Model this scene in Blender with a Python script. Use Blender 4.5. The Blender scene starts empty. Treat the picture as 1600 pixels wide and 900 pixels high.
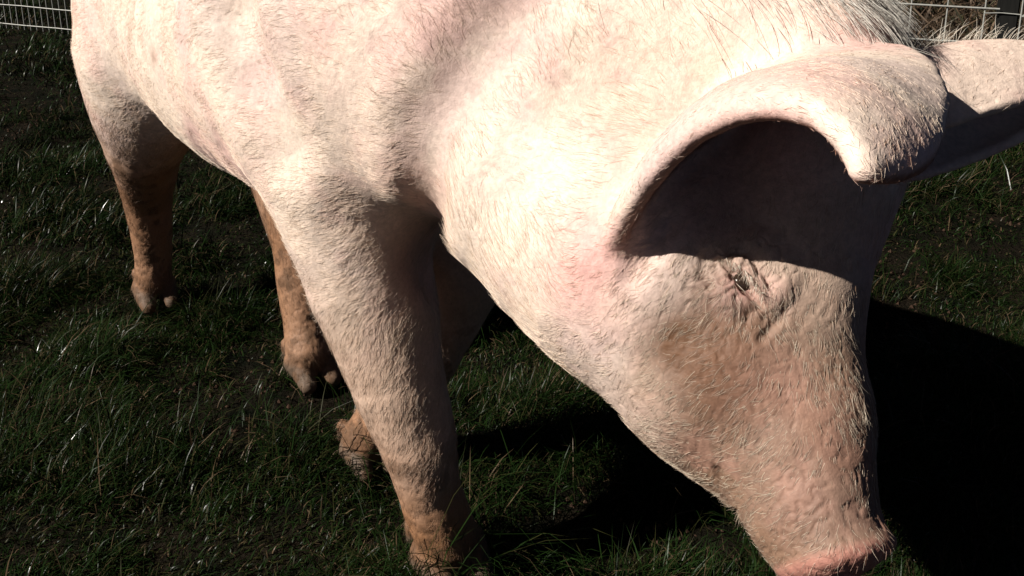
import bpy, math, random
import numpy as np
from mathutils import Vector, Matrix
from mathutils.kdtree import KDTree

# ------------------------------------------------------------------ camera, sky, sun, exposure
scene = bpy.context.scene
COL = scene.collection
CAM_H = 1.08
CAM_PITCH = math.radians(15.0)
cam_data = bpy.data.cameras.new("camera")
cam = bpy.data.objects.new("camera", cam_data)
COL.objects.link(cam)
cam.location = (0, 0, CAM_H)
cam.rotation_euler = (math.pi / 2 - CAM_PITCH, 0, 0)
cam_data.sensor_width = 36.0
cam_data.lens = 1450 / 1600 * 36.0
cam_data.shift_y = -300 / 1600
cam_data.clip_start = 0.02
cam_data.clip_end = 2000
scene.camera = cam

SUN_AZ = Vector((-0.945, -0.327, 0)).normalized()      # horizontal direction towards the sun
SUN_EL = math.radians(38)
world = bpy.data.worlds.new("World")
scene.world = world
world.use_nodes = True
wn = world.node_tree
sky = wn.nodes.new("ShaderNodeTexSky")
sky.sky_type = 'NISHITA'
sky.sun_disc = False
sky.air_density = 0.07            # clear, dry winter air
sky.dust_density = 0.25
sky.ozone_density = 0.0
sky.sun_elevation = SUN_EL
sky.sun_rotation = math.atan2(SUN_AZ.x, SUN_AZ.y)
bg = wn.nodes["Background"]
bg.inputs["Strength"].default_value = 0.05
wn.links.new(sky.outputs[0], bg.inputs["Color"])
sun_data = bpy.data.lights.new("sun", 'SUN')
sun_data.energy = 5.0
sun_data.angle = math.radians(0.5)
sun_data.color = (1.0, 0.942, 0.86)
sun = bpy.data.objects.new("sun", sun_data)
COL.objects.link(sun)
sun_dir = Vector((SUN_AZ.x * math.cos(SUN_EL), SUN_AZ.y * math.cos(SUN_EL), math.sin(SUN_EL)))
sun.rotation_euler = sun_dir.to_track_quat('Z', 'Y').to_euler()
sun.location = (-4, -4, 5)
vs = scene.view_settings
vs.view_transform = 'Standard'
vs.look = 'None'
vs.exposure = 0.45
vs.gamma = 1.0
vs.use_curve_mapping = False

scene.cycles.max_bounces = 5
scene.cycles.diffuse_bounces = 2
scene.cycles.glossy_bounces = 2

rng = np.random.default_rng(7)
random.seed(7)


# ------------------------------------------------------------------ helpers
def A(*v):
    return np.array(v, dtype=np.float32)


def unit(v):
    return v / np.linalg.norm(v)


def hash3(ix, iy, iz, seed):
    h = (ix.astype(np.int64) * 374761393 + iy.astype(np.int64) * 668265263 + iz.astype(np.int64) * 2147483647 + seed * 974711) & 0xFFFFFFFF
    h = ((h ^ (h >> 13)) * 1274126177) & 0xFFFFFFFF
    h = (h ^ (h >> 16)) & 0xFFFF
    return h.astype(np.float32) / 65535.0


def vnoise(p, seed=0):
    """value noise in 0..1 at points p (N,3)"""
    i = np.floor(p).astype(np.int64)
    f = (p - i).astype(np.float32)
    f = f * f * (3 - 2 * f)
    r = 0
    for dx in (0, 1):
        wx = f[:, 0] if dx else 1 - f[:, 0]
        for dy in (0, 1):
            wy = f[:, 1] if dy else 1 - f[:, 1]
            for dz in (0, 1):
                wz = f[:, 2] if dz else 1 - f[:, 2]
                r = r + wx * wy * wz * hash3(i[:, 0] + dx, i[:, 1] + dy, i[:, 2] + dz, seed)
    return r


def fbm(p, octaves=3, seed=0):
    r, a, t = 0, 1.0, 0.0
    for o in range(octaves):
        r = r + a * vnoise(p * (2.03 ** o) + 17.3 * o, seed + o)
        t += a
        a *= 0.5
    return r / t


def smooth(x, a, b):
    t = np.clip((x - a) / (b - a), 0, 1)
    return t * t * (3 - 2 * t)


# ------------------------------------------------------------------ the pig: one continuous body
# body frame: origin on the ground under the middle of the trunk, D forwards, R to its right, Z up
B0 = A(-0.42, 1.635, 0)
D = unit(A(0.63, -0.777, 0))
R = A(D[1], -D[0], 0)
Z = A(0, 0, 1)


def body(s, l, z):
    return B0 + s * D + l * R + z * Z


# head frame: origin at the poll, HA along the face to the snout, HN out of the forehead, HR out of its right cheek
POLL = A(0.3763, 0.9925, 0.8432)
NOSE = A(0.3447, 0.7148, 0.4636)
HA = unit(NOSE - POLL)
HN = A(0.72, -0.52, 0.28)
HN = unit(HN - HA * np.dot(HN, HA))
HR = np.cross(HA, HN)
HLEN = float(np.linalg.norm(NOSE - POLL))


def head(a, n, r):
    return POLL + a * HA + n * HN + r * HR


def smin(a, b, k):
    h = np.clip(0.5 + 0.5 * (b - a) / k, 0, 1)
    return b + (a - b) * h - k * h * (1 - h)


def smax(a, b, k):
    return -smin(-a, -b, k)


def sd_cone(p, a, b, ra, rb):
    pa = p - a
    ba = b - a
    h = np.clip(pa @ ba / np.dot(ba, ba), 0, 1)
    q = pa - h[:, None] * ba
    return np.sqrt((q * q).sum(1)) - (ra + (rb - ra) * h)


def sd_ell(p, c, rad, fx, fy, fz):
    q = p - c
    loc = np.stack([q @ fx / rad[0], q @ fy / rad[1], q @ fz / rad[2]], 1)
    k0 = np.sqrt((loc * loc).sum(1))
    loc2 = loc / np.array(rad, dtype=np.float32)
    k1 = np.sqrt((loc2 * loc2).sum(1)) + 1e-9
    return k0 * (k0 - 1) / k1


def chain(p, pts, k=0.03):
    d = None
    for (a, ra), (b, rb) in zip(pts[:-1], pts[1:]):
        e = sd_cone(p, a, b, ra, rb)
        d = e if d is None else smin(d, e, k)
    return d


def bez(ctrl, ns, nq):
    """surface points of a Bezier patch given as rows of control points"""
    c = np.array(ctrl, dtype=np.float64)           # rows, cols, 4 (xyz + half thickness)
    nr, nc = c.shape[:2]
    s = np.linspace(0, 1, ns)
    q = np.linspace(0, 1, nq)
    bs = np.stack([math.comb(nc - 1, i) * s ** i * (1 - s) ** (nc - 1 - i) for i in range(nc)], 1)
    bq = np.stack([math.comb(nr - 1, i) * q ** i * (1 - q) ** (nr - 1 - i) for i in range(nr)], 1)
    return np.einsum('qi,sj,ijk->qsk', bq, bs, c).reshape(-1, 4).astype(np.float32)


def sheet_tree(pts):
    kd = KDTree(len(pts))
    for i, c in enumerate(pts):
        kd.insert((float(c[0]), float(c[1]), float(c[2])), i)
    kd.balance()
    return kd, pts[:, 3], pts[:, :3].min(0), pts[:, :3].max(0)


def sd_sheet(p, sheet, reach=.04):
    """distance to a thin sheet given as a cloud of balls; exact only near it"""
    kd, rad, lo, hi = sheet
    dd = np.linalg.norm(np.maximum(np.abs(p - (lo + hi) / 2) - (hi - lo) / 2, 0), axis=1)
    out = (reach + dd).astype(np.float32)
    for j in np.nonzero(dd < reach)[0]:
        _, i, dist = kd.find(p[j])
        out[j] = dist - rad[i]
    return out


def W(rows, thick):
    return [[tuple(c) + (th,) for c, th in zip(r, t)] for r, t in zip(rows, thick)]


NEAR_EAR = sheet_tree(bez(W([
    [A(0.1393, 0.9163, 0.6938), A(0.1847, 0.9875, 0.786), A(0.2778, 1.031, 0.8339), A(0.3801, 1.016, 0.8524), A(0.4138, 0.9763, 0.8598)],
    [A(0.1225, 0.893, 0.7036), A(0.1672, 0.9326, 0.8128), A(0.2542, 0.9456, 0.8613), A(0.3501, 0.918, 0.8743), A(0.419, 0.8782, 0.88)],
    [A(0.107, 0.8744, 0.7115), A(0.129, 0.8195, 0.8543), A(0.1862, 0.7358, 0.9284), A(0.2594, 0.6458, 0.94), A(0.3226, 0.6404, 0.8428)],
    [A(0.1037, 0.8711, 0.6989), A(0.1332, 0.8012, 0.8245), A(0.181, 0.7271, 0.8959), A(0.231, 0.6505, 0.9191), A(0.2428, 0.6054, 0.8666)]],
    [[.016] * 5, [.014] * 5, [.013] * 5, [.0115] * 5]), 90, 72))
FAR_EAR = sheet_tree(bez(W([
    [A(0.424, 0.9993, 0.7139), A(0.5112, 1.028, 0.7071), A(0.6025, 1.068, 0.7379), A(0.7106, 1.082, 0.7901)],
    [A(0.4403, 1.072, 0.7528), A(0.5628, 1.151, 0.7374), A(0.6621, 1.157, 0.7614), A(0.736, 1.123, 0.7875)],
    [A(0.44, 1.098, 0.9272), A(0.5346, 1.149, 0.9634), A(0.64, 1.164, 0.942), A(0.736, 1.139, 0.8493)],
    [A(0.4221, 0.9761, 0.782), A(0.4759, 0.9839, 0.7722), A(0.5848, 1.028, 0.8198), A(0.6979, 1.065, 0.8026)]],
    [[.008] * 4, [.012, .012, .010, .007], [.012, .012, .010, .007], [.008] * 4]), 70, 60))

# legs as chains of (point, radius)
LEG_RF = [(body(.36, .08, .70), .14), (A(-.207, 1.255, .47), .097), (A(-.165, 1.21, .32), .068), (A(-.140, 1.19, .235), .056), (A(-.118, 1.188, .135), .047), (A(-.098, 1.19, .062), .048)]
LEG_LF = [(body(.34, -.11, .67), .12), (A(-.085, 1.425, .40), .078), (A(-.165, 1.435, .19), .054), (A(-.240, 1.455, .09), .045), (A(-.262, 1.458, .05), .045)]
LEG_RH = [(body(-.40, .10, .66), .14), (A(-.81, 1.95, .44), .080), (A(-.858, 2.05, .28), .054), (A(-.870, 2.075, .12), .043), (A(-.874, 2.07, .06), .045)]
LEG_LH = [(body(-.36, -.10, .62), .14), (A(-.475, 1.86, .42), .080), (A(-.447, 1.81, .26), .056), (A(-.435, 1.765, .11), .046), (A(-.425, 1.735, .06), .047)]

# feet: (fetlock point, heading on the ground, size)
FEET = [(A(-.098, 1.19, .06), unit(A(.50, -.86, 0)), 1.12), (A(-.262, 1.458, .05), unit(A(.5, -.86, 0)), .95),
        (A(-.874, 2.07, .06), unit(A(.55, -.83, 0)), .95), (A(-.425, 1.735, .06), unit(A(.60, -.80, 0)), 1.0)]

CREST = A(0.3514, 1.094, 0.8349)
JAW = [(A(0.1546, 1.036, 0.6143), .155), (A(0.2172, 0.8959, 0.5228), .091), (A(0.2774, 0.7793, 0.4568), .050)]
BRIDGE = [(A(0.3324, 0.9619, 0.7498), .095), (A(0.2867, 0.8936, 0.6084), .072), (A(0.2934, 0.8197, 0.5266), .058), (A(0.3002, 0.7596, 0.4617), .050)]
CHEEK_A = A(0.1868, 0.9945, 0.6046)
CHEEK_B = A(0.23, 0.9041, 0.5491)
SNOUT = A(0.3081, 0.731, 0.4368)
SN_N = unit(HA * .94 + HN * .34)
SN_D = unit(HN - SN_N * np.dot(HN, SN_N))


def claws(p):
    d = None
    for c, f, k in FEET:
        side = A(f[1], -f[0], 0)
        for s in (-1, 1):
            a = c + side * (.024 * s * k) + A(0, 0, -.012)
            b = c + side * (.027 * s * k) + f * (.052 * k)
            b = A(b[0], b[1], .016)
            e = sd_cone(p, a, b, .030 * k, .017 * k)
            dw = c + side * (.030 * s * k) - f * (.040 * k)                     # dew claw behind
            e = np.minimum(e, sd_cone(p, A(dw[0], dw[1], c[2] + .012), A(dw[0], dw[1], c[2] - .022) - f * .012, .014 * k, .009 * k))
            d = e if d is None else np.minimum(d, e)
    return d


def pig_base(p):
    p = p.astype(np.float32)
    fr = (D, R, Z)
    d = sd_ell(p, body(.00, 0, .758), (.60, .225, .275), *fr)
    d = smin(d, sd_ell(p, body(.30, 0, .80), (.30, .215, .27), *fr), .10)
    d = smin(d, sd_ell(p, body(-.44, 0, .79), (.30, .215, .25), *fr), .10)
    d = smin(d, sd_ell(p, body(-.46, .10, .64), (.19, .115, .22), *fr), .06)
    d = smin(d, sd_ell(p, body(-.46, -.10, .64), (.19, .115, .22), *fr), .06)
    d = smin(d, chain(p, [(body(-.66, 0, .90), .04), (body(-.76, .01, .84), .022), (body(-.79, -.02, .72), .012), (body(-.77, -.03, .64), .008)], .004), .03)
    # legs
    for leg, k in ((LEG_RH, .05), (LEG_LH, .05), (LEG_LF, .05), (LEG_RF, .05)):
        d = smin(d, chain(p, leg, .004), k)
    d = smin(d, claws(p), .005)
    # neck, crest, throat
    n = sd_cone(p, body(.40, 0, .83), JAW[0][0], .195, JAW[0][1])
    n = smin(n, sd_cone(p, body(.36, 0, .87), CREST, .18, .11), .08)
    # head
    h = chain(p, JAW, .05)
    h = smin(h, chain(p, BRIDGE, .04), .05)
    h = smin(h, sd_cone(p, CHEEK_A + HR * .045, CHEEK_B + HR * .03, .12, .082), .06)
    h = smin(h, sd_cone(p, CHEEK_A - HR * .045, CHEEK_B - HR * .03, .12, .082), .06)
    h = smin(h, sd_ell(p, SNOUT, (.018, .056, .054), SN_N, SN_D, HR), .022)
    h = smin(h, n, .07)
    d = smin(d, h, .030)
    # ears
    d = smin(d, sd_sheet(p, NEAR_EAR), .018)
    d = smin(d, sd_sheet(p, FAR_EAR), .018)
    return d


GROOVE = [(A(0.0148, 1.071, 0.931), .045), (A(-0.0435, 1.029, 0.8568), .042), (A(-0.1144, 1.022, 0.7566), .036), (A(-0.1177, 1.05, 0.6623), .028), (A(-0.1101, 1.24, 0.4821), .026)]
FLANK = [(A(-0.4033, 1.231, 0.8657), .055), (A(-0.3753, 1.186, 0.7797), .055), (A(-0.3337, 1.149, 0.6944), .055)]
EYE = A(0.2275, 0.8422, 0.6636)
EYE_IN = A(0.2433, 0.8253, 0.6472)
EYE_OUT = A(0.2056, 0.8579, 0.6825)
ES = unit(EYE_IN - EYE_OUT)
EN = unit(HR * .9 + HN * .42)
EN = unit(EN - ES * np.dot(EN, ES))
EU = np.cross(EN, ES)
if np.dot(EU, HA) > 0:
    EU = -EU                                   # EU points from the lower lid to the brow


def eye(s, u, n):
    return EYE + ES * s + EU * u + EN * n


MOUTH = [(A(0.2005, 0.7825, 0.4909), .0035), (A(0.2196, 0.7732, 0.4506), .0035), (A(2.742e+09, 8.585e+09, -7.554e+09), .004)]
FURROW = [(A(0.2697, 0.8214, 0.6479), .003), (A(0.256, 0.8131, 0.6338), .0035), (A(0.2413, 0.8056, 0.6208), .003)]
WRINKLE = [(A(0.1926, 0.858, 0.6853), .003), (A(0.1901, 0.8481, 0.6711), .003), (A(0.1979, 0.839, 0.6582), .003)]
EARFOLD = [(A(0.162, 0.875, 0.7147), .008), (A(0.1401, 0.8605, 0.6911), .009), (A(0.1185, 0.8507, 0.665), .010)]
BROW = A(0.258, 0.8503, 0.684)
BAG = A(0.2125, 0.8347, 0.6521)
INNER = A(0.2589, 0.8304, 0.6584)


def face_detail(p, d):
    """eyelids, mouth line and nostrils; the same on both sides of the head"""
    r = (p - POLL) @ HR
    q = p - np.where(r < 0, 2 * r, 0)[:, None] * HR                       # mirrored to the right side
    m = np.nonzero(np.linalg.norm(q - (EYE + NOSE) / 2, axis=1) < .33)[0]
    if len(m) == 0:
        return d
    q = q[m]
    e = d[m]
    e = smax(e, -sd_ell(q, eye(.002, -.001, .022), (.040, .022, .022), ES, EU, EN), .016)
    e = smin(e, sd_ell(q, BROW - EN * .004, (.030, .016, .010), ES, EU, EN), .014)
    e = smin(e, sd_ell(q, BAG - EN * .003, (.022, .012, .010), ES, EU, EN), .010)
    e = smin(e, sd_ell(q, INNER - EN * .002, (.012, .018, .009), ES, EU, EN), .010)
    e = smin(e, chain(q, [(eye(-.034, .000, -.004), .004), (eye(-.012, .012, .003), .0070), (eye(.014, .011, .003), .0070), (eye(.030, .001, -.002), .0050)], .004), .004)
    e = smin(e, chain(q, [(eye(-.032, -.003, -.004), .004), (eye(-.006, -.010, .001), .0055), (eye(.018, -.010, .001), .0055), (eye(.032, -.005, -.002), .0045)], .004), .004)
    e = smin(e, chain(q, [(eye(.030, .016, .000), .0035), (eye(.035, .002, .001), .004), (eye(.034, -.014, .000), .0035)], .003), .003)
    e = smax(e, -chain(q, [(eye(-.030, -.001, .000), .0020), (eye(-.006, .000, .001), .0052), (eye(.016, -.001, .001), .0052), (eye(.029, -.003, .000), .0022)], .002), .003)
    for line in (MOUTH, FURROW, WRINKLE):
        e = smax(e, -chain(q, line, .002), .005)
    nos = SNOUT + HR * .020 + SN_D * .004
    e = smax(e, -sd_cone(q, nos + SN_N * .03, nos - SN_N * .02, .012, .008), .006)
    d = d.copy()
    d[m] = e
    return d


def pig_sdf(p):
    d = pig_base(p)
    d = smax(d, -chain(p, GROOVE, .02), .05)
    d = smax(d, -chain(p, FLANK, .02), .05)
    d = smax(d, -chain(p, EARFOLD, .006), .016)
    return face_detail(p, d)


def surface_nets(f, lo, hi, h, coarse=4):
    n = np.ceil((hi - lo) / (h * coarse)).astype(int) + 1
    ax = [lo[i] + np.arange(n[i]) * h * coarse for i in range(3)]
    g = np.stack(np.meshgrid(*ax, indexing='ij'), -1).reshape(-1, 3).astype(np.float32)
    c = np.concatenate([f(g[i:i + 200000]) for i in range(0, len(g), 200000)]).reshape(n)
    m = np.abs(c) < h * coarse * 2.2
    m2 = np.zeros_like(m)
    for dx in (0, 1):
        for dy in (0, 1):
            for dz in (0, 1):
                m2[dx:, dy:, dz:] |= m[:n[0] - dx, :n[1] - dy, :n[2] - dz]
                m2[:n[0] - dx, :n[1] - dy, :n[2] - dz] |= m[dx:, dy:, dz:]
    V = np.repeat(np.repeat(np.repeat(c, coarse, 0), coarse, 1), coarse, 2).astype(np.float32)
    M = np.repeat(np.repeat(np.repeat(m2, coarse, 0), coarse, 1), coarse, 2)
    idx = np.argwhere(M)
    pts = (lo + idx * h).astype(np.float32)
    vals = np.concatenate([f(pts[i:i + 300000]) for i in range(0, len(pts), 300000)])
    V[idx[:, 0], idx[:, 1], idx[:, 2]] = vals
    S = V < 0
    N = np.array(V.shape)
    cnt = np.zeros(N - 1, dtype=np.int8)
    for dx in (0, 1):
        for dy in (0, 1):
            for dz in (0, 1):
                cnt += S[dx:N[0] - 1 + dx, dy:N[1] - 1 + dy, dz:N[2] - 1 + dz]
    act = np.argwhere((cnt > 0) & (cnt < 8))
    vid = np.full(N - 1, -1, dtype=np.int32)
    vid[act[:, 0], act[:, 1], act[:, 2]] = np.arange(len(act))
    acc = np.zeros((len(act), 3))
    num = np.zeros(len(act))
    corners = [(x, y, z) for x in (0, 1) for y in (0, 1) for z in (0, 1)]
    for a in corners:
        for k in range(3):
            if a[k]:
                continue
            b = list(a)
            b[k] = 1
            va = V[act[:, 0] + a[0], act[:, 1] + a[1], act[:, 2] + a[2]]
            vb = V[act[:, 0] + b[0], act[:, 1] + b[1], act[:, 2] + b[2]]
            cr = (va < 0) != (vb < 0)
            t = np.where(cr, va / np.where(cr, va - vb, 1), 0)
            pos = np.array(a, float)[None].repeat(len(act), 0)
            pos[:, k] = t
            acc += pos * cr[:, None]
            num += cr
    verts = lo + (act + acc / num[:, None]) * h
    quads = []
    for k in range(3):
        i, j = (k + 1) % 3, (k + 2) % 3
        sl0 = [slice(None)] * 3
        sl1 = [slice(None)] * 3
        sl0[k] = slice(0, N[k] - 1)
        sl1[k] = slice(1, N[k])
        e = np.argwhere(S[tuple(sl0)] != S[tuple(sl1)])
        e = e[(e[:, i] > 0) & (e[:, j] > 0) & (e[:, i] < N[i] - 1) & (e[:, j] < N[j] - 1)]
        flip = S[e[:, 0], e[:, 1], e[:, 2]]

        def cell(di, dj):
            q = e.copy()
            q[:, i] -= di
            q[:, j] -= dj
            return vid[q[:, 0], q[:, 1], q[:, 2]]
        q = np.stack([cell(1, 1), cell(0, 1), cell(0, 0), cell(1, 0)], 1)
        q[~flip] = q[~flip][:, ::-1]
        quads.append(q)
    return verts.astype(np.float32), np.concatenate(quads)


def gradient(f, p, e=0.002):
    g = np.zeros_like(p)
    for s in ((1, -1, -1), (-1, -1, 1), (-1, 1, -1), (1, 1, 1)):
        s = np.array(s, dtype=np.float32)
        g += f(p + s * e)[:, None] * s
    return g / (np.linalg.norm(g, axis=1)[:, None] + 1e-9)


def chunked(f, p, n=200000):
    return np.concatenate([f(p[i:i + n]) for i in range(0, len(p), n)])


def subdivide(v, q):
    e = np.stack([q, np.roll(q, -1, 1)], 2).reshape(-1, 2)
    es = np.sort(e, 1)
    key = es[:, 0].astype(np.int64) * len(v) + es[:, 1]
    u, inv = np.unique(key, return_inverse=True)
    ev = (v[u // len(v)] + v[u % len(v)]) / 2
    fv = v[q].mean(1)
    eid = (len(v) + inv).reshape(-1, 4)
    fid = len(v) + len(u) + np.arange(len(q))
    nq = np.concatenate([np.stack([q[:, k], eid[:, k], fid, eid[:, k - 1]], 1) for k in range(4)])
    return np.concatenate([v, ev, fv]).astype(np.float32), nq


def mesh_from(name, v, q, smooth_shade=True):
    me = bpy.data.meshes.new(name)
    k = q.shape[1]
    me.vertices.add(len(v))
    me.vertices.foreach_set("co", np.ascontiguousarray(v, dtype=np.float32).ravel())
    me.loops.add(q.size)
    me.loops.foreach_set("vertex_index", np.ascontiguousarray(q, dtype=np.int32).ravel())
    me.polygons.add(len(q))
    me.polygons.foreach_set("loop_start", np.arange(0, q.size, k, dtype=np.int32))
    me.polygons.foreach_set("use_smooth", np.full(len(q), smooth_shade))
    me.update(calc_edges=True)
    return me


def refine(v, polys, mask):
    """split the masked quads in four; unmasked neighbours take the new edge points as extra corners"""
    q = polys[mask]
    keep = polys[~mask]
    nv = len(v)

    def keys(f):
        e = np.sort(np.stack([f, np.roll(f, -1, 1)], 2), 2)
        return e[:, :, 0].astype(np.int64) * nv + e[:, :, 1]
    kq = keys(q)
    u, inv = np.unique(kq, return_inverse=True)
    inv = inv.reshape(kq.shape)
    ev = (v[u // nv] + v[u % nv]) / 2
    fv = v[q].mean(1)
    eid = nv + inv
    fid = nv + len(u) + np.arange(len(q))
    new = np.concatenate([np.stack([q[:, k], eid[:, k], fid, eid[:, k - 1]], 1) for k in range(4)])
    kk = keys(keep)
    pos = np.searchsorted(u, kk)
    pos[pos == len(u)] = 0
    hit = u[pos] == kk
    touched = hit.any(1)
    ngons = []
    for f, h, m in zip(keep[touched], hit[touched], pos[touched]):
        g = []
        for k in range(4):
            g.append(int(f[k]))
            if h[k]:
                g.append(int(nv + m[k]))
        ngons.append(g)
    return np.concatenate([v, ev, fv]).astype(np.float32), new, keep[~touched], ngons


def project(v, f, steps=2, lim=.004):
    for _ in range(steps):
        d = chunked(f, v)
        g = chunked(lambda x: gradient(f, x), v)
        v = v - g * np.clip(d, -lim, lim)[:, None]
    return v


def blob(p, c, r):
    """soft 0..1 patch of radius r round a point"""
    return np.exp(-((p - c) ** 2).sum(1) / (r * r)).astype(np.float32)


def line_blob(p, pts, r):
    d = chain(p, [(c, 0.0) for c in pts], .001)
    return np.exp(-(np.maximum(d, 0) / r) ** 2).astype(np.float32)


def mixc(c, w, col):
    w = np.clip(w, 0, 1)[:, None]
    return c * (1 - w) + np.array(col, dtype=np.float32)[None] * w


# ---- the mesh
verts, quads = surface_nets(pig_sdf, A(-1.35, .45, -.02), A(1.0, 2.65, 1.25), 0.008)
eye_to = A(0, 0, CAM_H)
fc = verts[quads].mean(1)
fn = np.cross(verts[quads[:, 2]] - verts[quads[:, 0]], verts[quads[:, 3]] - verts[quads[:, 1]])
fn /= np.linalg.norm(fn, axis=1)[:, None] + 1e-12
face_c = (EYE + NOSE) / 2
near_head = np.linalg.norm(fc - (EYE + SNOUT) / 2, axis=1) < .40
right_side = (fn @ R > -.3) | near_head                                # its right side is the one at close range
verts, fine, coarse_q, ngons = refine(verts, quads, right_side)
verts = project(verts, pig_sdf, 1)
fc = verts[fine].mean(1)
facial = (np.linalg.norm(fc - (EYE * .45 + SNOUT * .55), axis=1) < .185) & (((fc - POLL) @ HR) > -.06)
nv0 = len(verts)
verts, fine2, fine_q, ngons2 = refine(verts, fine, facial)
new_ids = np.arange(nv0, len(verts))
verts[new_ids] = project(verts[new_ids], pig_sdf, 2)
poly_arrays = [fine2, fine_q, coarse_q]
poly_lists = ngons + ngons2

normals = chunked(lambda x: gradient(pig_sdf, x, .003), verts)

# ---- relief of the skin
w_snout = blob(verts, SNOUT - SN_N * .012, .060)
w_disc = smooth((verts - SNOUT) @ SN_N, -.012, .004) * smooth(-np.linalg.norm(verts - SNOUT, axis=1), -.085, -.06)
w_snout = w_snout * (1 - .9 * w_disc)
w_face = blob(verts, (EYE * .5 + SNOUT * .5), .17)
w_eye = blob(verts, EYE, .045)
w_leg = smooth(-verts[:, 2], -.42, -.15)
disp = (fbm(verts * 11, 3, 3) - .5) * .010
disp += (fbm(verts * 42, 2, 9) - .5) * .0013
rid = 1 - np.abs(2 * fbm(verts * np.array([85, 85, 85], dtype=np.float32), 2, 21) - 1)
disp -= smooth(rid, .80, .98) * (.0006 + .0014 * w_snout + .0003 * w_face + .0022 * w_eye + .001 * w_leg)
lump = vnoise(verts * 105, 31)
disp += (smooth(lump, .45, .85) * .0012 + smooth(vnoise(verts * 60, 33), .4, .8) * .0010) * w_snout
fold = np.sin(((verts - SNOUT) @ SN_N) * 420 + 7 * fbm(verts * 28, 2, 41)) * smooth(w_snout, .35, .9)
disp += fold * .0012
verts = verts + normals * disp[:, None]

# ---- colour of the skin: pink and cream, dirt on feet and face, red snout, painted shade under the near ear and in the shoulder folds
n1 = fbm(verts * 7, 3, 51)
n2 = fbm(verts * 26, 3, 61)
n3 = fbm(verts * 90, 2, 71)
col = np.tile(np.array([[.80, .63, .525]], dtype=np.float32), (len(verts), 1))
col = mixc(col, smooth(n1, .40, .70) * .6, (.85, .71, .59))
col = mixc(col, smooth(n2, .52, .75) * .35, (.80, .52, .46))
col = mixc(col, smooth(fbm(verts * 5 + 31, 3, 95), .47, .64) * .6, (.78, .47, .43))
col = mixc(col, smooth(fbm(verts * 6 + 57, 3, 96), .52, .68) * .45, (.58, .46, .43))
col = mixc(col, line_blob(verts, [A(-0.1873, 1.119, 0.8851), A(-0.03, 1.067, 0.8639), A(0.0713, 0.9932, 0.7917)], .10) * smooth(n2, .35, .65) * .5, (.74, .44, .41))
col = mixc(col, smooth(-(verts[:, 2] + .12 * (n2 - .5)), -.62, -.34) * .85, (.50, .34, .25))
face_w = smooth(-np.linalg.norm(verts - (EYE * .35 + SNOUT * .65), axis=1), -.22, -.09)
col = mixc(col, face_w * (.75 + .4 * n2), (.225, .135, .09))
bare = smooth(fbm(verts * 34 + 3, 3, 91), .46, .66)
col = mixc(col, face_w * bare * .5, (.40, .22, .165))
col = mixc(col, face_w * smooth(fbm(verts * 20 + 9, 3, 92), .52, .70) * .6, (.24, .14, .085))
col = mixc(col, line_blob(verts, [A(0.0851, 0.878, 0.6888), A(0.0693, 0.8767, 0.6537)], .055) * .7, (.74, .36, .33))
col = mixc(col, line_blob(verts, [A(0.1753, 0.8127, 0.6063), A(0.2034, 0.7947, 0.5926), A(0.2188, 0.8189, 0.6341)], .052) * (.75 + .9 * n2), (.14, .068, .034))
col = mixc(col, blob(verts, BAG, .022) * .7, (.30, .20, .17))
col = mixc(col, blob(verts, EYE, .020) * .6, (.62, .34, .32))
col = mixc(col, blob(verts, INNER, .016) * .7, (.74, .44, .40))
col = mixc(col, line_blob(verts, [A(0.2383, 0.7847, 0.5851), A(0.3011, 0.7672, 0.5689), A(0.2893, 0.7368, 0.5219)], .05) * (.2 + .6 * n2), (.36, .20, .15))
col = mixc(col, line_blob(verts, [A(0.2862, 0.7213, 0.4997), A(0.3176, 0.7166, 0.4899), A(0.2582, 0.7186, 0.4744)], .03) * (.2 + .7 * n3), (.20, .12, .09))
col = mixc(col, line_blob(verts, [A(0, 1.102, 0.919), A(-0.0448, 1.06, 0.85), A(-0.105, 1.041, 0.7623)], .065) * (.35 + .6 * n2), (.46, .36, .32))  # grey shade of the shoulder crease, laid into the skin colour
col = mixc(col, line_blob(verts, [A(-0.1184, 1.069, 0.6464), A(-0.127, 1.205, 0.4942)], .045) * (.4 + .5 * n2), (.44, .25, .19))  # shade in the fold between foreleg and neck, painted as darker skin
col = mixc(col, line_blob(verts, [A(-0.4126, 1.261, 0.8155), A(-0.384, 1.225, 0.7609)], .03) * (.2 + .7 * n2), (.55, .42, .36))
col = mixc(col, blob(verts, A(-0.3143, 1.171, 0.6915), .05) * (.2 + .5 * n2), (.58, .50, .42))
col = mixc(col, blob(verts, A(-0.5867, 1.484, 0.7475), .012) * .8, (.40, .26, .20))
others = np.minimum(chain(verts, LEG_LH, .01), chain(verts, LEG_RH, .01)) < np.minimum(chain(verts, LEG_RF, .01), chain(verts, LEG_LF, .01)) - .01
reach_up = np.where(others, .22, 0).astype(np.float32)
mud = smooth(-(verts[:, 2] - reach_up + .12 * (n2 - .5)), -.34, -.10) * (.75 + .3 * n1)
col = mixc(col, mud, (.26, .125, .058))
col = mixc(col, smooth(-(verts[:, 2] + .10 * (n3 - .5)), -.13, -.04) * .8, (.12, .062, .032))
col = mixc(col, smooth(-claws(verts), -.006, .001) * smooth(-verts[:, 2], -.06, -.045) * .9, (.12, .085, .06))
splash = smooth(fbm(verts * 48 + 5, 3, 97), .57, .63) * smooth(-(verts[:, 2] - reach_up * .6 + .3 * (n1 - .5)), -.40, -.12)
col = mixc(col, splash * .75, (.13, .07, .038))
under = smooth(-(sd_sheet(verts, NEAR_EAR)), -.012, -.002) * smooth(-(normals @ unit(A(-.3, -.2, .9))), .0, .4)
col = mixc(col, under * .85, (.32, .15, .11))  # near ear's hollow: its shade deepened by browning the down-facing inner skin
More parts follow.
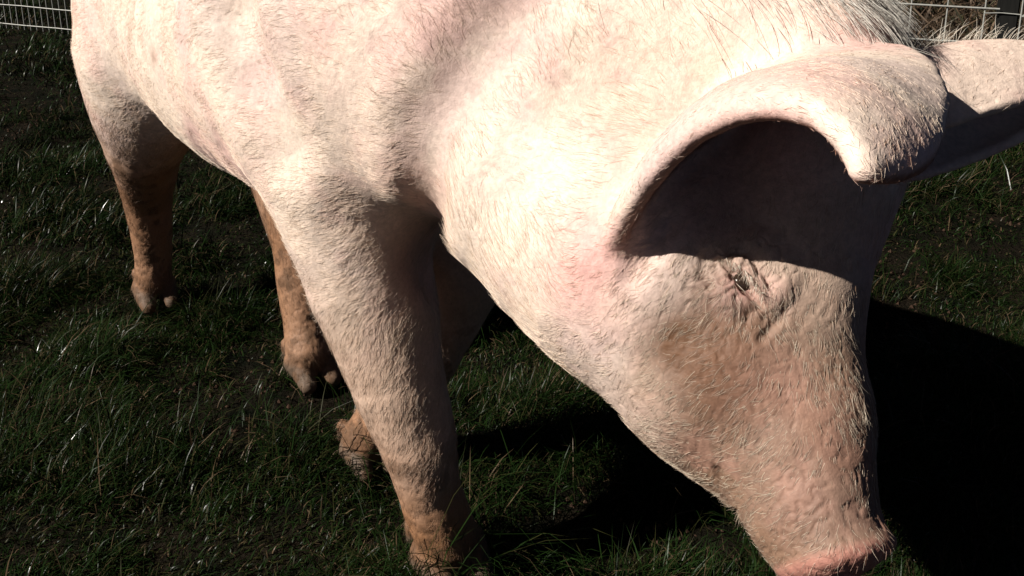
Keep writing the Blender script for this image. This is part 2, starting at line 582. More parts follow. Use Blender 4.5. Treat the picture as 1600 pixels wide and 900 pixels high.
col = mixc(col, line_blob(verts, [A(0.2293, 0.8854, 0.7139), A(0.3101, 0.8521, 0.7141), A(0.3078, 0.8326, 0.6683)], .07) * .7, (.40, .28, .21))  # shade the ear throws on the forehead, painted in as brown skin
crest_w = line_blob(verts, [CREST + A(0, 0, .11), body(.36, 0, 1.06)], .06)
col = mixc(col, crest_w * .5, (.50, .44, .40))
disc = smooth((verts - SNOUT) @ SN_N, -.008, .006) * smooth(-np.linalg.norm(verts - SNOUT, axis=1), -.085, -.06)
col = mixc(col, disc * .95, (.50, .23, .18))
col = np.clip(col * (.90 + .2 * n3)[:, None], 0, 1)

me = bpy.data.meshes.new("pig")
loops = np.concatenate([a.ravel() for a in poly_arrays] + [np.array([i for g in poly_lists for i in g])]).astype(np.int32)
sizes = np.concatenate([np.full(len(a), 4) for a in poly_arrays] + [np.array([len(g) for g in poly_lists])]).astype(np.int32)
me.vertices.add(len(verts))
me.vertices.foreach_set("co", verts.astype(np.float32).ravel())
me.loops.add(len(loops))
me.loops.foreach_set("vertex_index", loops)
me.polygons.add(len(sizes))
me.polygons.foreach_set("loop_start", (np.cumsum(sizes) - sizes).astype(np.int32))
me.polygons.foreach_set("use_smooth", np.full(len(sizes), True))
me.update(calc_edges=True)
me.validate()
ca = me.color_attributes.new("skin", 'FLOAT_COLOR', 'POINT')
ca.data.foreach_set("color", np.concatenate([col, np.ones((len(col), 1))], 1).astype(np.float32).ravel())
pig = bpy.data.objects.new("pig", me)
COL.objects.link(pig)
pig["label"] = "large pale pink pig walking across the grass with its head lowered"
pig["category"] = "pig"


def material(name):
    m = bpy.data.materials.new(name)
    m.use_nodes = True
    nt = m.node_tree
    return m, nt, nt.nodes["Principled BSDF"]


def noise_node(nt, scale, detail=4, rough=.55, vec=None):
    n = nt.nodes.new("ShaderNodeTexNoise")
    n.inputs["Scale"].default_value = scale
    n.inputs["Detail"].default_value = detail
    n.inputs["Roughness"].default_value = rough
    if vec is not None:
        nt.links.new(vec, n.inputs["Vector"])
    return n


skin, nt, bs = material("pig_skin")
at = nt.nodes.new("ShaderNodeAttribute")
at.attribute_name = "skin"
tc = nt.nodes.new("ShaderNodeTexCoord")
fine_n = noise_node(nt, 160, 4, .6, tc.outputs["Object"])
pore = noise_node(nt, 420, 2, .6, tc.outputs["Object"])
hsv = nt.nodes.new("ShaderNodeHueSaturation")
mr = nt.nodes.new("ShaderNodeMapRange")
mr.inputs[1].default_value, mr.inputs[2].default_value = .3, .7
mr.inputs[3].default_value, mr.inputs[4].default_value = .82, 1.12
nt.links.new(fine_n.outputs["Fac"], mr.inputs[0])
nt.links.new(mr.outputs[0], hsv.inputs["Value"])
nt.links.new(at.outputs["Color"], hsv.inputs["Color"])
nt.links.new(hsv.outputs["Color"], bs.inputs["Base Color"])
bs.inputs["Roughness"].default_value = .62
bs.inputs["Specular IOR Level"].default_value = .3
addm = nt.nodes.new("ShaderNodeMath")
addm.operation = 'ADD'
nt.links.new(fine_n.outputs["Fac"], addm.inputs[0])
nt.links.new(pore.outputs["Fac"], addm.inputs[1])
bump = nt.nodes.new("ShaderNodeBump")
bump.inputs["Strength"].default_value = .35
bump.inputs["Distance"].default_value = .0016
nt.links.new(addm.outputs[0], bump.inputs["Height"])
nt.links.new(bump.outputs[0], bs.inputs["Normal"])
me.materials.append(skin)

# ---- eyes
eye_mat, nt, bs = material("eye_wet")
bs.inputs["Base Color"].default_value = (.035, .022, .016, 1)
bs.inputs["Roughness"].default_value = .08
import bmesh
for side in (1, -1):
    bm = bmesh.new()
    bmesh.ops.create_uvsphere(bm, u_segments=24, v_segments=16, radius=.0125)
    em = bpy.data.meshes.new("eye")
    bm.to_mesh(em)
    bm.free()
    for f in em.polygons:
        f.use_smooth = True
    em.materials.append(eye_mat)
    c = eye(0, 0, -.0125)
    if side < 0:
        c = c - 2 * np.dot(c - POLL, HR) * HR
    eo = bpy.data.objects.new("eye", em)
    COL.objects.link(eo)
    eo.parent = pig
    eo.location = [float(x) for x in c]
    eo["label"] = "dark eye half hidden between pale eyelids"

# ---- bristles: combed along guide directions, (root point, direction)
GUIDES = []


def guide(c, e, length=1.0):
    GUIDES.append((c, unit(e - c), length))


guide(A(-0.4671, 1.373, 0.635), A(-0.5256, 1.456, 0.6235))
guide(A(-0.7308, 1.678, 0.7401), A(-0.7958, 1.743, 0.7269))
guide(A(-0.2625, 1.142, 0.7484), A(-0.2997, 1.16, 0.7451))
guide(A(-0.3334, 1.187, 0.8397), A(-0.3802, 1.231, 0.8325))
guide(A(-0.187, 1.109, 0.8554), A(-0.2122, 1.122, 0.8648))
guide(A(-0.0447, 1.056, 0.8434), A(-0.0617, 1.071, 0.8615))
guide(A(-0.121, 1.052, 0.7669), A(-0.1498, 1.071, 0.7709))
guide(A(0.0373, 1.061, 0.8651), A(0.0225, 1.076, 0.8865))
guide(A(0.0688, 0.9463, 0.7552), A(0.042, 0.9647, 0.7577))
guide(A(-0.0593, 1.003, 0.6733), A(-0.0728, 1.012, 0.695))
guide(A(0.0139, 0.9253, 0.6301), A(0.0042, 0.9363, 0.6493))
guide(A(0.1398, 0.9698, 0.784), A(0.1163, 0.9797, 0.7883))
guide(A(0.2168, 1.029, 0.8717), A(0.2, 1.041, 0.8914))
guide(A(-0.2032, 1.153, 0.6396), A(-0.2293, 1.156, 0.6357))
guide(A(-0.1758, 1.169, 0.521), A(-0.2013, 1.162, 0.5132))
guide(A(-0.1778, 1.151, 0.3942), A(-0.1909, 1.149, 0.3711))
guide(A(-0.1007, 1.152, 0.2502), A(-0.1094, 1.142, 0.232))
guide(A(-0.1021, 1.144, 0.149), A(-0.1006, 1.143, 0.1254))
guide(A(-0.4471, 1.743, 0.2181), A(-0.4461, 1.737, 0.1897))
guide(A(-0.7975, 1.939, 0.3392), A(-0.8157, 1.982, 0.2885))
guide(A(-0.8506, 2.029, 0.1432), A(-0.853, 2.034, 0.1077))
guide(A(-0.0721, 1.354, 0.3653), A(-0.0809, 1.359, 0.3397))
guide(A(0.0679, 0.8829, 0.5691), A(0.0552, 0.897, 0.5641))
guide(A(0.1284, 0.836, 0.6034), A(0.1167, 0.8413, 0.5889))
guide(A(0.1312, 0.8323, 0.5106), A(3.773, 26.55, -17.28))
guide(A(0.1858, 0.7888, 0.5545), A(0.1746, 0.7928, 0.5461))
guide(A(0.1594, 0.8434, 0.656), A(0.1505, 0.8408, 0.6461))
guide(A(0.2416, 0.7601, 0.5324), A(0.234, 0.7603, 0.5211))
guide(A(0.3022, 0.7983, 0.6043), A(0.3026, 0.7892, 0.5933))
guide(A(0.2765, 0.8329, 0.6682), A(0.2765, 0.8253, 0.6555))
guide(A(0.3101, 0.7503, 0.5395), A(0.3099, 0.7434, 0.528))
guide(A(0.217, 0.7674, 0.47), A(0.2144, 0.7829, 0.4487))
guide(A(0.2811, 0.8649, 0.7292), A(0.2781, 0.8594, 0.7137))
guide(A(0.2372, 0.7437, 0.9026), A(0.2456, 0.7291, 0.9045), .6)
guide(A(0.3191, 0.7209, 0.8868), A(0.3039, 0.6822, 0.8846), .6)
guide(A(0.1411, 0.7817, 0.8355), A(0.1499, 0.7716, 0.8503), .6)
guide(A(0.5121, 1.032, 0.8337), A(0.495, 1.022, 0.8272), .8)
guide(A(0.5794, 1.05, 0.8371), A(0.5592, 1.038, 0.8309), .8)
GP = np.array([g[0] for g in GUIDES])
GD = np.array([g[1] for g in GUIDES])


def comb(p, nrm):
    l = (p - B0) @ R
    flip = (l < -.02) & (np.linalg.norm(p - (POLL + NOSE) / 2, axis=1) > .42)   # the far flank mirrors the near one
    q = p - np.where(flip, 2 * l, 0)[:, None] * R
    d2 = ((q[:, None, :] - GP[None]) ** 2).sum(2)
    w = 1 / (d2 + .0006) ** 2
    v = (w[:, :, None] * GD[None]).sum(1)
    lv = v @ R
    v = v - np.where(flip, 2 * lv, 0)[:, None] * R
    v = v - (v * nrm).sum(1)[:, None] * nrm
    return v / (np.linalg.norm(v, axis=1)[:, None] + 1e-9)


def hfw0(p):
    return smooth(-np.linalg.norm(p - (EYE * .4 + SNOUT * .6), axis=1), -.34, -.20)


all_tris = np.concatenate([a[:, [0, 1, 2]] for a in poly_arrays] + [a[:, [0, 2, 3]] for a in poly_arrays])
tv = verts[all_tris]
area = np.linalg.norm(np.cross(tv[:, 1] - tv[:, 0], tv[:, 2] - tv[:, 0]), axis=1) / 2
tc_ = tv.mean(1)
fw = smooth(-np.linalg.norm(tc_ - (EYE * .4 + SNOUT * .6), axis=1), -.34, -.20)
dens = area * (1 + 1.2 * fw)
dens *= 1 - .92 * blob(tc_, SNOUT + SN_N * .012, .085)
dens *= 1 - .75 * fw * smooth(fbm(tc_ * 34 + 3, 3, 91), .44, .64)
dens[tc_[:, 2] < .035] = 0
rs = ((tc_ - B0) @ R) < -.05
dens[rs & (fw < .2)] *= .45
N_HAIR = 150000
tri = rng.choice(len(all_tris), N_HAIR, p=dens / dens.sum())
b = rng.random((N_HAIR, 2)).astype(np.float32)
b[b.sum(1) > 1] = 1 - b[b.sum(1) > 1]
t3 = tv[tri]
root = t3[:, 0] + b[:, :1] * (t3[:, 1] - t3[:, 0]) + b[:, 1:] * (t3[:, 2] - t3[:, 0])
hn = normals[all_tris[tri, 0]]
hcol0 = col[all_tris[tri, 0]]
cd = np.concatenate([comb(root[i:i + 20000], hn[i:i + 20000]) for i in range(0, N_HAIR, 20000)])
side_v = np.cross(hn, cd)
on_ear = np.minimum(sd_sheet(root, NEAR_EAR), sd_sheet(root, FAR_EAR)) < .012
ang = ((fbm(root * 16, 2, 81) - .5) * (.7 + .8 * hfw0(root)) + (fbm(root * 60, 1, 82) - .5) * (.35 + .5 * hfw0(root)) + rng.normal(0, .15, N_HAIR))
cd = cd * np.cos(ang)[:, None] + side_v * np.sin(ang)[:, None]
hfw = smooth(-np.linalg.norm(root - (EYE * .4 + SNOUT * .6), axis=1), -.34, -.20)
low = smooth(-root[:, 2], -.35, -.15)
length = (.024 - .009 * hfw - .008 * low) * rng.uniform(.55, 1.35, N_HAIR)
length *= 1 - .5 * blob(root, SNOUT, .07)
length[on_ear] *= .4
lift = rng.uniform(.025, .10, N_HAIR) - .015 * hfw
PTS = 4
tt = np.linspace(0, 1, PTS)
curl = rng.normal(0, .22, N_HAIR)
side_v = np.cross(hn, cd)
strands = []
for t in tt:
    rise = lift * t * (1 - .45 * t)
    strands.append(root + length[:, None] * (cd * t + side_v * (curl * t * t)[:, None] + hn * (rise - .01)[:, None]))
strands = np.stack(strands, 1)
hair_col = np.tile(np.array([[.80, .70, .55]]), (N_HAIR, 1)) * rng.uniform(.75, 1.15, (N_HAIR, 1))
low2 = smooth(-hcol0[:, 1], -.50, -.22) * (1 - hfw)
kf = (.45 - .15 * hfw - .33 * low2 + .5 * hfw * (rng.random(N_HAIR) < .28))[:, None]
hair_col = hair_col * kf + hcol0 * (1 - kf)
dark = rng.random(N_HAIR) < .10
hair_col[dark] *= np.array([.62, .50, .42])
hair_rad = np.outer(rng.uniform(.00009, .00015, N_HAIR), np.array([1, .95, .75, .3]))

# the long mane along the crest of the neck, the lashes and the ear fringe
crest_line = [body(.10, 0, 1.0), body(.36, 0, 1.04), (CREST + body(.36, 0, 1.04)) / 2 + A(0, 0, .07), CREST + A(.02, .0, .09), CREST + A(.04, -.05, .06)]


def up_to_surface(p):
    for _ in range(6):
        p = p - gradient(pig_sdf, p, .003) * pig_sdf(p)[:, None]
    return p


def strand_set(p, d, ln, lift_, droop, rad, colr, pts=PTS):
    n = len(p)
    nn = gradient(pig_sdf, p, .004)
    d = d - (d * nn).sum(1)[:, None] * nn * .7
    d = d / np.linalg.norm(d, axis=1)[:, None]
    out = []
    for t in tt:
        out.append(p + ln[:, None] * (d * t + nn * (lift_ * t * (1 - .5 * t))[:, None] - np.outer(droop * t * t, Z)))
    return np.stack(out, 1), np.outer(rad, np.array([1, .95, .75, .3])), colr


nm = 4200
cl = np.array(crest_line)
k = rng.random(nm) * (len(cl) - 1.001)
ki = k.astype(int)
mp = cl[ki] + (cl[ki + 1] - cl[ki]) * (k - ki)[:, None]
mp = (mp + rng.normal(0, .045, (nm, 3))).astype(np.float32)
mp = up_to_surface(mp)
fwd = unit(CREST - body(.36, 0, 1.0))
md = np.tile(fwd * .35 + np.array([.25, -.35, -.85]), (nm, 1)) + rng.normal(0, .22, (nm, 3)) + (np.stack([vnoise(mp * 40, s) for s in (1, 2, 3)], 1) - .5) * .7
m1 = strand_set(mp, md.astype(np.float32), rng.uniform(.03, .075, nm), rng.uniform(.15, .45, nm), rng.uniform(0, .2, nm), rng.uniform(.00018, .00030, nm), np.tile([[.50, .47, .42]], (nm, 1)) * rng.uniform(.4, 1.4, (nm, 1)))
nl = 44
ls = rng.uniform(-.026, .026, nl)
lp = np.stack([eye(s, .010 - (s / .03) ** 2 * .008, .009) for s in ls]).astype(np.float32)
ld = np.tile(EN * 1.0 - EU * .55 + ES * .15, (nl, 1)) + rng.normal(0, .25, (nl, 3))
m2 = strand_set(lp, ld.astype(np.float32), rng.uniform(.006, .012, nl), rng.uniform(.3, .6, nl), rng.uniform(0, .3, nl), rng.uniform(.00016, .00026, nl), np.tile([[.80, .74, .62]], (nl, 1)))
nf = 120
fe = np.array([c[:3] for c in bez(W([[A(0.4403, 1.024, 0.8467), A(0.4855, 1.077, 0.8503), A(0.5503, 1.12, 0.8548), A(0.6345, 1.13, 0.8551)]] * 2, [[0] * 4] * 2), nf, 1)])
fe = up_to_surface((fe + rng.normal(0, .006, fe.shape)).astype(np.float32))
fd = np.tile(A(.35, -.1, .9), (nf, 1)) + rng.normal(0, .35, (nf, 3)).astype(np.float32)
m3 = strand_set(fe, fd, rng.uniform(.012, .032, nf), rng.uniform(.4, .9, nf), rng.uniform(0, .2, nf), rng.uniform(.00015, .00025, nf), np.tile([[.72, .66, .56]], (nf, 1)))
strands = np.concatenate([strands, m1[0], m2[0], m3[0]])
hair_rad = np.concatenate([hair_rad, m1[1], m2[1], m3[1]])
hair_col = np.clip(np.concatenate([hair_col, m1[2], m2[2], m3[2]]), 0, 1)
NS = len(strands)
hc = bpy.data.hair_curves.new("hair")
hc.add_curves([PTS] * NS)
hc.attributes["position"].data.foreach_set("vector", strands.astype(np.float32).ravel())
ra = hc.attributes.get("radius") or hc.attributes.new("radius", 'FLOAT', 'POINT')
ra.data.foreach_set("value", hair_rad.astype(np.float32).ravel())
ha = hc.attributes.new("tint", 'FLOAT_COLOR', 'CURVE')
ha.data.foreach_set("color", np.concatenate([hair_col, np.ones((NS, 1))], 1).astype(np.float32).ravel())
hair_mat, nt, bs = material("bristle")
at = nt.nodes.new("ShaderNodeAttribute")
at.attribute_name = "tint"
nt.links.new(at.outputs["Color"], bs.inputs["Base Color"])
bs.inputs["Roughness"].default_value = .45
bs.inputs["Specular IOR Level"].default_value = .45
hc.materials.append(hair_mat)
hair = bpy.data.objects.new("hair", hc)
COL.objects.link(hair)
hair.parent = pig
hair["label"] = "short pale bristles lying over the skin"


# ------------------------------------------------------------------ ground
def ground_height(x, y):
    p = np.stack([x, y, np.zeros_like(x)], 1).astype(np.float32)
    near = np.exp(-((x * .12) ** 2 + ((y - 2) * .12) ** 2))
    return ((fbm(p * 1.9, 3, 5) - .5) * .07 + (fbm(p * 9, 2, 6) - .5) * .018) * near - .012


def bare_soil(x, y):
    """0..1 where the turf is worn through to earth"""
    p = np.stack([x, y, np.zeros_like(x)], 1).astype(np.float32)
    n = smooth(fbm(p * 3.1 + 4, 3, 15), .60, .74)
    for (cx, cy, r) in BARE:
        n = np.maximum(n, np.exp(-((x - cx) ** 2 + (y - cy) ** 2) / r ** 2) * (.5 + vnoise(p * 16, 16)))
    return np.clip(n, 0, 1)


BARE = [(A(-0.9545, 1.621)[0], A(-0.9545, 1.621)[1], .14), (A(-0.5663, 1.6)[0], A(-0.5663, 1.6)[1], .13), (A(-2.08, 3.819)[0], A(-2.08, 3.819)[1], .16), (A(-0.3131, 1.518)[0], A(-0.3131, 1.518)[1], .06)]

gx = np.unique(np.concatenate([np.linspace(-4.5, 4.5, 181), np.linspace(-400, -5, 30), np.linspace(5, 400, 30)]))
gy = np.unique(np.concatenate([np.linspace(-2, 8, 201), np.linspace(-300, -2.5, 20), np.linspace(8.5, 900, 50)]))
X, Y = np.meshgrid(gx, gy, indexing='ij')
gv = np.stack([X.ravel(), Y.ravel(), ground_height(X.ravel(), Y.ravel())], 1)
ii = np.arange(len(gx) * len(gy)).reshape(len(gx), len(gy))
gq = np.stack([ii[:-1, :-1], ii[1:, :-1], ii[1:, 1:], ii[:-1, 1:]], 2).reshape(-1, 4)
gm = mesh_from("ground", gv, gq)
soil, nt, bs = material("soil")
tc = nt.nodes.new("ShaderNodeTexCoord")
nz = noise_node(nt, 9, 6, .6, tc.outputs["Object"])
nz2 = noise_node(nt, 70, 4, .65, tc.outputs["Object"])
rp = nt.nodes.new("ShaderNodeValToRGB")
rp.color_ramp.elements[0].position = .35
rp.color_ramp.elements[0].color = (.004, .005, .003, 1)
rp.color_ramp.elements[1].position = .72
rp.color_ramp.elements[1].color = (.018, .013, .009, 1)
nt.links.new(nz.outputs["Fac"], rp.inputs["Fac"])
nt.links.new(rp.outputs["Color"], bs.inputs["Base Color"])
bs.inputs["Roughness"].default_value = .95
bs.inputs["Specular IOR Level"].default_value = .03
bp = nt.nodes.new("ShaderNodeBump")
bp.inputs["Strength"].default_value = 1.0
bp.inputs["Distance"].default_value = .02
nt.links.new(nz2.outputs["Fac"], bp.inputs["Height"])
nt.links.new(bp.outputs[0], bs.inputs["Normal"])
gm.materials.append(soil)
ground = bpy.data.objects.new("ground", gm)
COL.objects.link(ground)
ground["kind"] = "structure"


# ------------------------------------------------------------------ grass
def blades(base, head, length, width, lean, bend, twist):
    """triangles for curved blades: 3 joints and a tip"""
    n = len(base)
    f = np.stack([np.cos(head), np.sin(head), np.zeros(n)], 1)
    s = np.stack([-np.sin(head + twist), np.cos(head + twist), np.zeros(n)], 1)
    vs_ = []
    for t, w in ((0, .8), (.38, 1), (.72, .7), (1, 0)):
        a = lean + bend * t
        c = base + (length * t)[:, None] * (f * np.sin(a)[:, None] + np.array([0, 0, 1.0]) * np.cos(a)[:, None])
        if w > 0:
            vs_ += [c - s * (width * w / 2)[:, None], c + s * (width * w / 2)[:, None]]
        else:
            vs_ += [c]
    v = np.stack(vs_, 1)
    tri_ = np.array([[0, 1, 3], [0, 3, 2], [2, 3, 5], [2, 5, 4], [4, 5, 6]])
    idx = (np.arange(n) * 7)[:, None, None] + tri_[None]
    return v.reshape(-1, 3), idx.reshape(-1, 3)


def tri_object(name, v, t, colors, mat, gloss=None):
    m = mesh_from(name, v, t, True)
    c = m.color_attributes.new("tint", 'FLOAT_COLOR', 'POINT')
    c.data.foreach_set("color", np.concatenate([colors, np.ones((len(colors), 1)) if gloss is None else gloss[:, None]], 1).astype(np.float32).ravel())
    m.materials.append(mat)
    o = bpy.data.objects.new(name, m)
    COL.objects.link(o)
    return o


grass_mat, nt, bs = material("grass_blade")
at = nt.nodes.new("ShaderNodeAttribute")
at.attribute_name = "tint"
nt.links.new(at.outputs["Color"], bs.inputs["Base Color"])
bs.inputs["Roughness"].default_value = .34
nt.links.new(at.outputs["Alpha"], bs.inputs["Specular IOR Level"])

zones = [(-1.9, 2.0, .55, 2.3, 40000, .85), (-3.2, 3.0, 2.3, 3.8, 11000, 1.3), (-5.0, 4.5, 3.8, 8.0, 2800, 2.1)]
bx_, bw = [], []
for x0, x1, y0, y1, per, wide in zones:
    n = int((x1 - x0) * (y1 - y0) * per)
    x = rng.uniform(x0, x1, n)
    y = rng.uniform(y0, y1, n)
    # tufts: draw part of the blades together
    tx = rng.uniform(x0, x1, n // 14 + 1)
    ty = rng.uniform(y0, y1, n // 14 + 1)
    j = rng.integers(0, len(tx), n)
    inn = rng.random(n) < .6
    r_ = .022 * wide
    x = np.where(inn, tx[j] + rng.normal(0, r_, n), x)
    y = np.where(inn, ty[j] + rng.normal(0, r_, n), y)
    keep = (rng.random(n) > bare_soil(x, y) * .93) & (np.abs(x) < .62 * y + .35)
    bx_.append(np.stack([x, y], 1)[keep])
    bw.append(np.full(keep.sum(), wide))
xy = np.concatenate(bx_)
wide = np.concatenate(bw)
n = len(xy)
p3 = np.concatenate([xy, np.zeros((n, 1))], 1).astype(np.float32)
tall = fbm(p3 * 5.5, 3, 25)
base = np.concatenate([xy, (ground_height(xy[:, 0], xy[:, 1]) - .004)[:, None]], 1)
length = (.020 + .085 * smooth(tall, .32, .72)) * rng.uniform(.5, 1.3, n)
for c_, f_, k_ in FEET:
    length = length * (1 + 1.1 * np.exp(-((xy[:, 0] - c_[0]) ** 2 + (xy[:, 1] - c_[1]) ** 2) / .11 ** 2))
stray = rng.random(n) < .035
length[stray] *= 1.5
width = rng.uniform(.0014, .0030, n) * wide
flow = (fbm(p3 * 2.2, 2, 35) - .5) * 9
head_ = np.where(rng.random(n) < .55, flow + rng.normal(0, .8, n), rng.uniform(0, 2 * np.pi, n))
lean = np.abs(rng.normal(.25, .30, n))
bend = rng.uniform(.2, 1.5, n)
gvv, gtt = blades(base, head_, length, width, lean, bend, rng.normal(0, .7, n))
gc = np.tile(np.array([[.0075, .0165, .0038]]), (n, 1)) * rng.uniform(.45, 1.5, (n, 1))
gc *= (.55 + .9 * fbm(p3 * 3.3, 2, 45))[:, None]
yel = rng.random(n) < .22
gc[yel] = np.array([.022, .023, .008]) * rng.uniform(.6, 1.4, (yel.sum(), 1))
dry = rng.random(n) < .10
gc[dry] = np.array([.075, .052, .030]) * rng.uniform(.4, 1.3, (dry.sum(), 1))
grass = tri_object("grass", gvv, gtt, np.repeat(gc, 7, 0), grass_mat, np.repeat(np.where(rng.random(n) < .03, .6, .06), 7))
grass["kind"] = "stuff"
grass["label"] = "dark green tussocky pasture grass with pale dry blades"
grass["category"] = "grass"

# small clods of earth in the worn patches
clod_mat, nt, bs = material("clod")
tc = nt.nodes.new("ShaderNodeTexCoord")
nz = noise_node(nt, 40, 4, .6, tc.outputs["Object"])
rp = nt.nodes.new("ShaderNodeValToRGB")
rp.color_ramp.elements[0].color = (.025, .015, .010, 1)
rp.color_ramp.elements[1].color = (.075, .045, .032, 1)
nt.links.new(nz.outputs["Fac"], rp.inputs["Fac"])
nt.links.new(rp.outputs["Color"], bs.inputs["Base Color"])
bs.inputs["Roughness"].default_value = .95
bs.inputs["Specular IOR Level"].default_value = .03
cv, ct = [], []
oct_v = np.array([[1, 0, 0], [-1, 0, 0], [0, 1, 0], [0, -1, 0], [0, 0, 1], [0, 0, -1]], float)
oct_t = np.array([[0, 2, 4], [2, 1, 4], [1, 3, 4], [3, 0, 4], [2, 0, 5], [1, 2, 5], [3, 1, 5], [0, 3, 5]])
cx = rng.uniform(-2.2, 2.0, 22000)
cy = rng.uniform(.7, 4.0, 22000)
kp = rng.random(22000) < bare_soil(cx, cy) * .8
cx, cy = cx[kp], cy[kp]
cz = ground_height(cx, cy)
for i in range(len(cx)):
    r_ = rng.uniform(.002, .007)
    w_ = oct_v * r_ * rng.uniform(.5, 1.3, (6, 3))
    a = rng.uniform(0, 6.28)
    w_ = w_ @ np.array([[math.cos(a), math.sin(a), 0], [-math.sin(a), math.cos(a), 0], [0, 0, 1]])
    ct.append(oct_t + 6 * i)
    cv.append(w_ + np.array([cx[i], cy[i], cz[i] + r_ * .3]))
cm = mesh_from("earth_clods", np.concatenate(cv), np.concatenate(ct), False)
cm.materials.append(clod_mat)
clods = bpy.data.objects.new("earth_clods", cm)
COL.objects.link(clods)
clods["kind"] = "stuff"
clods["label"] = "crumbs of brown earth in the worn patches of turf"
clods["category"] = "earth"

# ------------------------------------------------------------------ wire fence behind the pig
F0 = np.array([-3.18, 5.67])
FD = np.array([.93, -.37])
FD = FD / np.linalg.norm(FD)
wire_mat, nt, bs = material("galvanised_wire")
tc = nt.nodes.new("ShaderNodeTexCoord")
nz = noise_node(nt, 60, 3, .6, tc.outputs["Object"])
rp = nt.nodes.new("ShaderNodeValToRGB")
rp.color_ramp.elements[0].color = (.20, .20, .185, 1)
rp.color_ramp.elements[1].color = (.48, .48, .44, 1)
nt.links.new(nz.outputs["Fac"], rp.inputs["Fac"])
nt.links.new(rp.outputs["Color"], bs.inputs["Base Color"])
bs.inputs["Metallic"].default_value = .2
bs.inputs["Roughness"].default_value = .5
post_mat, nt, bs = material("weathered_post")
tc = nt.nodes.new("ShaderNodeTexCoord")
mp_ = nt.nodes.new("ShaderNodeMapping")
mp_.inputs["Scale"].default_value = (40, 40, 3)
nt.links.new(tc.outputs["Object"], mp_.inputs["Vector"])
nz = noise_node(nt, 3, 5, .6, mp_.outputs["Vector"])
rp = nt.nodes.new("ShaderNodeValToRGB")
rp.color_ramp.elements[0].color = (.004, .005, .005, 1)
rp.color_ramp.elements[1].color = (.022, .021, .019, 1)
nt.links.new(nz.outputs["Fac"], rp.inputs["Fac"])
nt.links.new(rp.outputs["Color"], bs.inputs["Base Color"])
bs.inputs["Roughness"].default_value = .9
bs.inputs["Specular IOR Level"].default_value = .08


def tube_mesh(name, pts, r, mat, sides=6):
    pts = np.array(pts, float)
    vv, qq = [], []
    for i, c in enumerate(pts):
        t = pts[min(i + 1, len(pts) - 1)] - pts[max(i - 1, 0)]
        t = t / np.linalg.norm(t)
        a = np.cross(t, [0, 0, 1] if abs(t[2]) < .8 else [1, 0, 0])
        a = a / np.linalg.norm(a)
        b_ = np.cross(t, a)
        for k_ in range(sides):
            th = 2 * math.pi * k_ / sides
            vv.append(c + r * (a * math.cos(th) + b_ * math.sin(th)))
    for i in range(len(pts) - 1):
        for k_ in range(sides):
            qq.append([i * sides + k_, i * sides + (k_ + 1) % sides, (i + 1) * sides + (k_ + 1) % sides, (i + 1) * sides + k_])
    m = mesh_from(name, np.array(vv), np.array(qq))
    m.materials.append(mat)
    return m


def part(name, mesh, parent, loc=(0, 0, 0), rz=0.0):
    o = bpy.data.objects.new(name, mesh)
    COL.objects.link(o)
    o.parent = parent
    o.location = loc
    o.rotation_euler = (0, 0, rz)
    return o


def root(name, loc, rz, label, cat, group=None):
    o = bpy.data.objects.new(name, None)
    COL.objects.link(o)
    o.location = loc
    o.rotation_euler = (0, 0, rz)
    o["label"] = label
    o["category"] = cat
    if group:
        o["group"] = group
    return o


frz = math.atan2(FD[1], FD[0])


def fence_at(k_):
    c = F0 + FD * k_
    return (float(c[0]), float(c[1]), 0.0)


def wire_panel(name, k0, length, dx, zs, r, label):
    f = root(name, fence_at(k0), frz, label, "fence", "wire fence along the paddock")
    top = zs[-1]
    um = [tube_mesh("upright_wire", [(random.uniform(-.002, .002), .004, 0.0), (random.uniform(-.003, .003), .004, top * .5), (random.uniform(-.002, .002), .004, top)], r * .85, wire_mat) for _ in range(4)]
    nn = int(length / dx)
    for i in range(nn + 1):
        part("upright_wire", um[i % 4], f, (i * dx, 0, 0))
    for z in zs:
        pts = [(length * j / 12, random.uniform(-.003, .003), z + random.uniform(-.004, .004) - (0 if j in (0, 12) else .004)) for j in range(13)]
        part("line_wire", tube_mesh("line_wire", pts, r, wire_mat), f)
    return f


wire_panel("wire_fence", -.9, 3.3, .0505, [.035, .150, .268, .386, .504, .622, .740], .0036, "close mesh of thin grey wire behind the pig's rump")
wire_panel("wire_fence", 3.0, 2.50, .136, [.045, .184, .323, .462, .60, .74], .0042, "wide square wire mesh behind the pig's far ear")
wire_panel("wire_fence", 5.58, 2.4, .136, [.045, .175, .305, .435, .57, .70], .0042, "square wire mesh running on past the dark fence post")


def post(k_, w, h, label):
    bm = bmesh.new()
    bmesh.ops.create_cube(bm, size=1)
    for v_ in bm.verts:
        v_.co = Vector((v_.co.x * w, v_.co.y * w, (v_.co.z + .5) * h))
    bmesh.ops.bevel(bm, geom=list(bm.edges), offset=.006, segments=2, affect='EDGES')
    m = bpy.data.meshes.new("fence_post")
    bm.to_mesh(m)
    bm.free()
    m.materials.append(post_mat)
    c = fence_at(k_)
    r_ = root("fence_post", (c[0] - .05 * FD[1], c[1] + .05 * FD[0], -.02), frz, label, "fence post")
    part("shaft", m, r_)
    for z in (.315, .462):
        pts = [(-w * .5 - .05, -w * .5 - .012, z), (-w * .5 + .01, -w * .5 - .006, z + .004), (w * .5, -w * .5 - .004, z + .001), (w * .5 + .05, -w * .5 - .012, z - .003)]
        part("tie_wire", tube_mesh("tie_wire", pts, .0025, wire_mat), r_)


post(5.535, .075, 1.15, "dark weathered fence post at the right end of the wire mesh")
post(2.70, .085, 1.15, "dark weathered fence post hidden behind the pig's back")

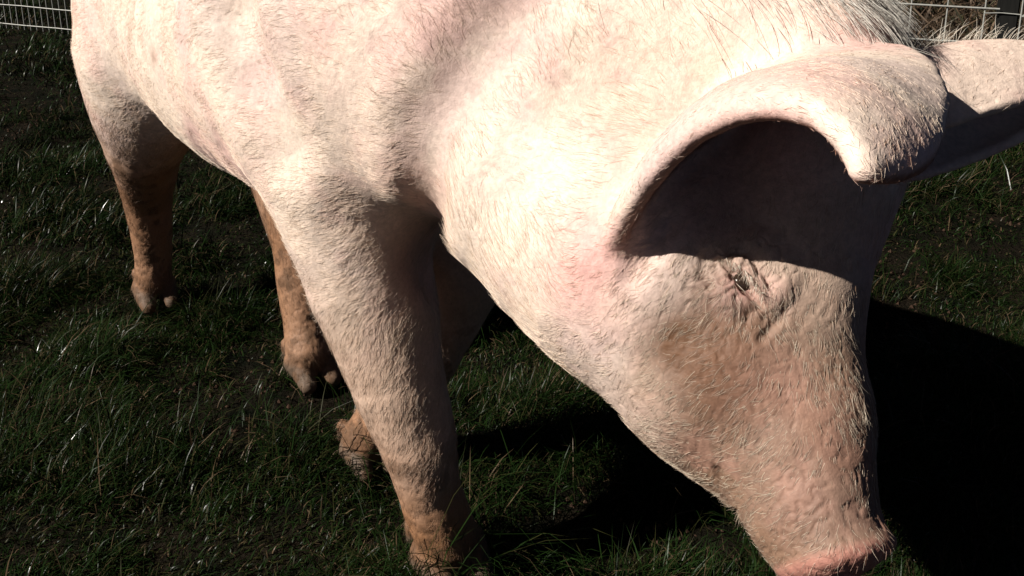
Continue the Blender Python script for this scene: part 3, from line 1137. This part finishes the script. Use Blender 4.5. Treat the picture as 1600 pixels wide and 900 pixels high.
# ------------------------------------------------------------------ dead bracken and hedge beyond the fence
dry_mat, nt, bs = material("dry_stem")
at = nt.nodes.new("ShaderNodeAttribute")
at.attribute_name = "tint"
nt.links.new(at.outputs["Color"], bs.inputs["Base Color"])
bs.inputs["Roughness"].default_value = .7
FN = np.array([-FD[1], FD[0]])
FN = FN if FN[1] > 0 else -FN
n = 16000
k_ = rng.uniform(2.6, 8.2, n)
off = rng.uniform(.18, 1.8, n)
xy = F0 + FD * k_[:, None] + FN * off[:, None]
z0 = ground_height(xy[:, 0], xy[:, 1]) + off * .10 * rng.random(n)
bv, bt = blades(np.concatenate([xy, z0[:, None]], 1), rng.uniform(0, 6.28, n), rng.uniform(.15, .62, n), rng.uniform(.004, .014, n), np.abs(rng.normal(.5, .45, n)), rng.uniform(.3, 1.6, n), rng.normal(0, .8, n))
bc = np.tile(np.array([[.085, .052, .028]]), (n, 1)) * rng.uniform(.25, 1.3, (n, 1))
bc[rng.random(n) < .25] *= np.array([.5, .75, .4])
br = tri_object("dead_bracken", bv, bt, np.repeat(bc, 7, 0), dry_mat)
br["kind"] = "stuff"
br["label"] = "tangle of brown dead bracken beyond the wire fence"
br["category"] = "bracken"

hedge = root("hedge", (-3.2, 8.2, 0), frz, "dark leafy hedge beyond the close wire mesh", "hedge")
n = 26000
lx = rng.uniform(-3.2, 6.5, n)
ly = rng.normal(0, .32, n)
lz = rng.uniform(0, 1.5, n) + .1 * rng.normal(0, 1, n)
lz = np.abs(lz)
hv, ht = blades(np.stack([lx, ly, lz], 1), rng.uniform(0, 6.28, n), rng.uniform(.03, .08, n), rng.uniform(.02, .045, n), rng.uniform(.2, 2.2, n), rng.uniform(-.4, .8, n), rng.normal(0, .8, n))
hcx = np.tile(np.array([[.020, .032, .014]]), (n, 1)) * rng.uniform(.4, 1.5, (n, 1))
hl = tri_object("foliage", hv, ht, np.repeat(hcx, 7, 0), dry_mat)
hl.parent = hedge
hl["kind"] = "stuff"
for i in range(22):
    x = -3.1 + i * .43
    pts = [(x, random.uniform(-.08, .08), 0), (x + random.uniform(-.1, .1), random.uniform(-.15, .15), .5), (x + random.uniform(-.2, .2), random.uniform(-.2, .2), 1.3)]
    part("stem", tube_mesh("stem", pts, .018, post_mat), hedge)
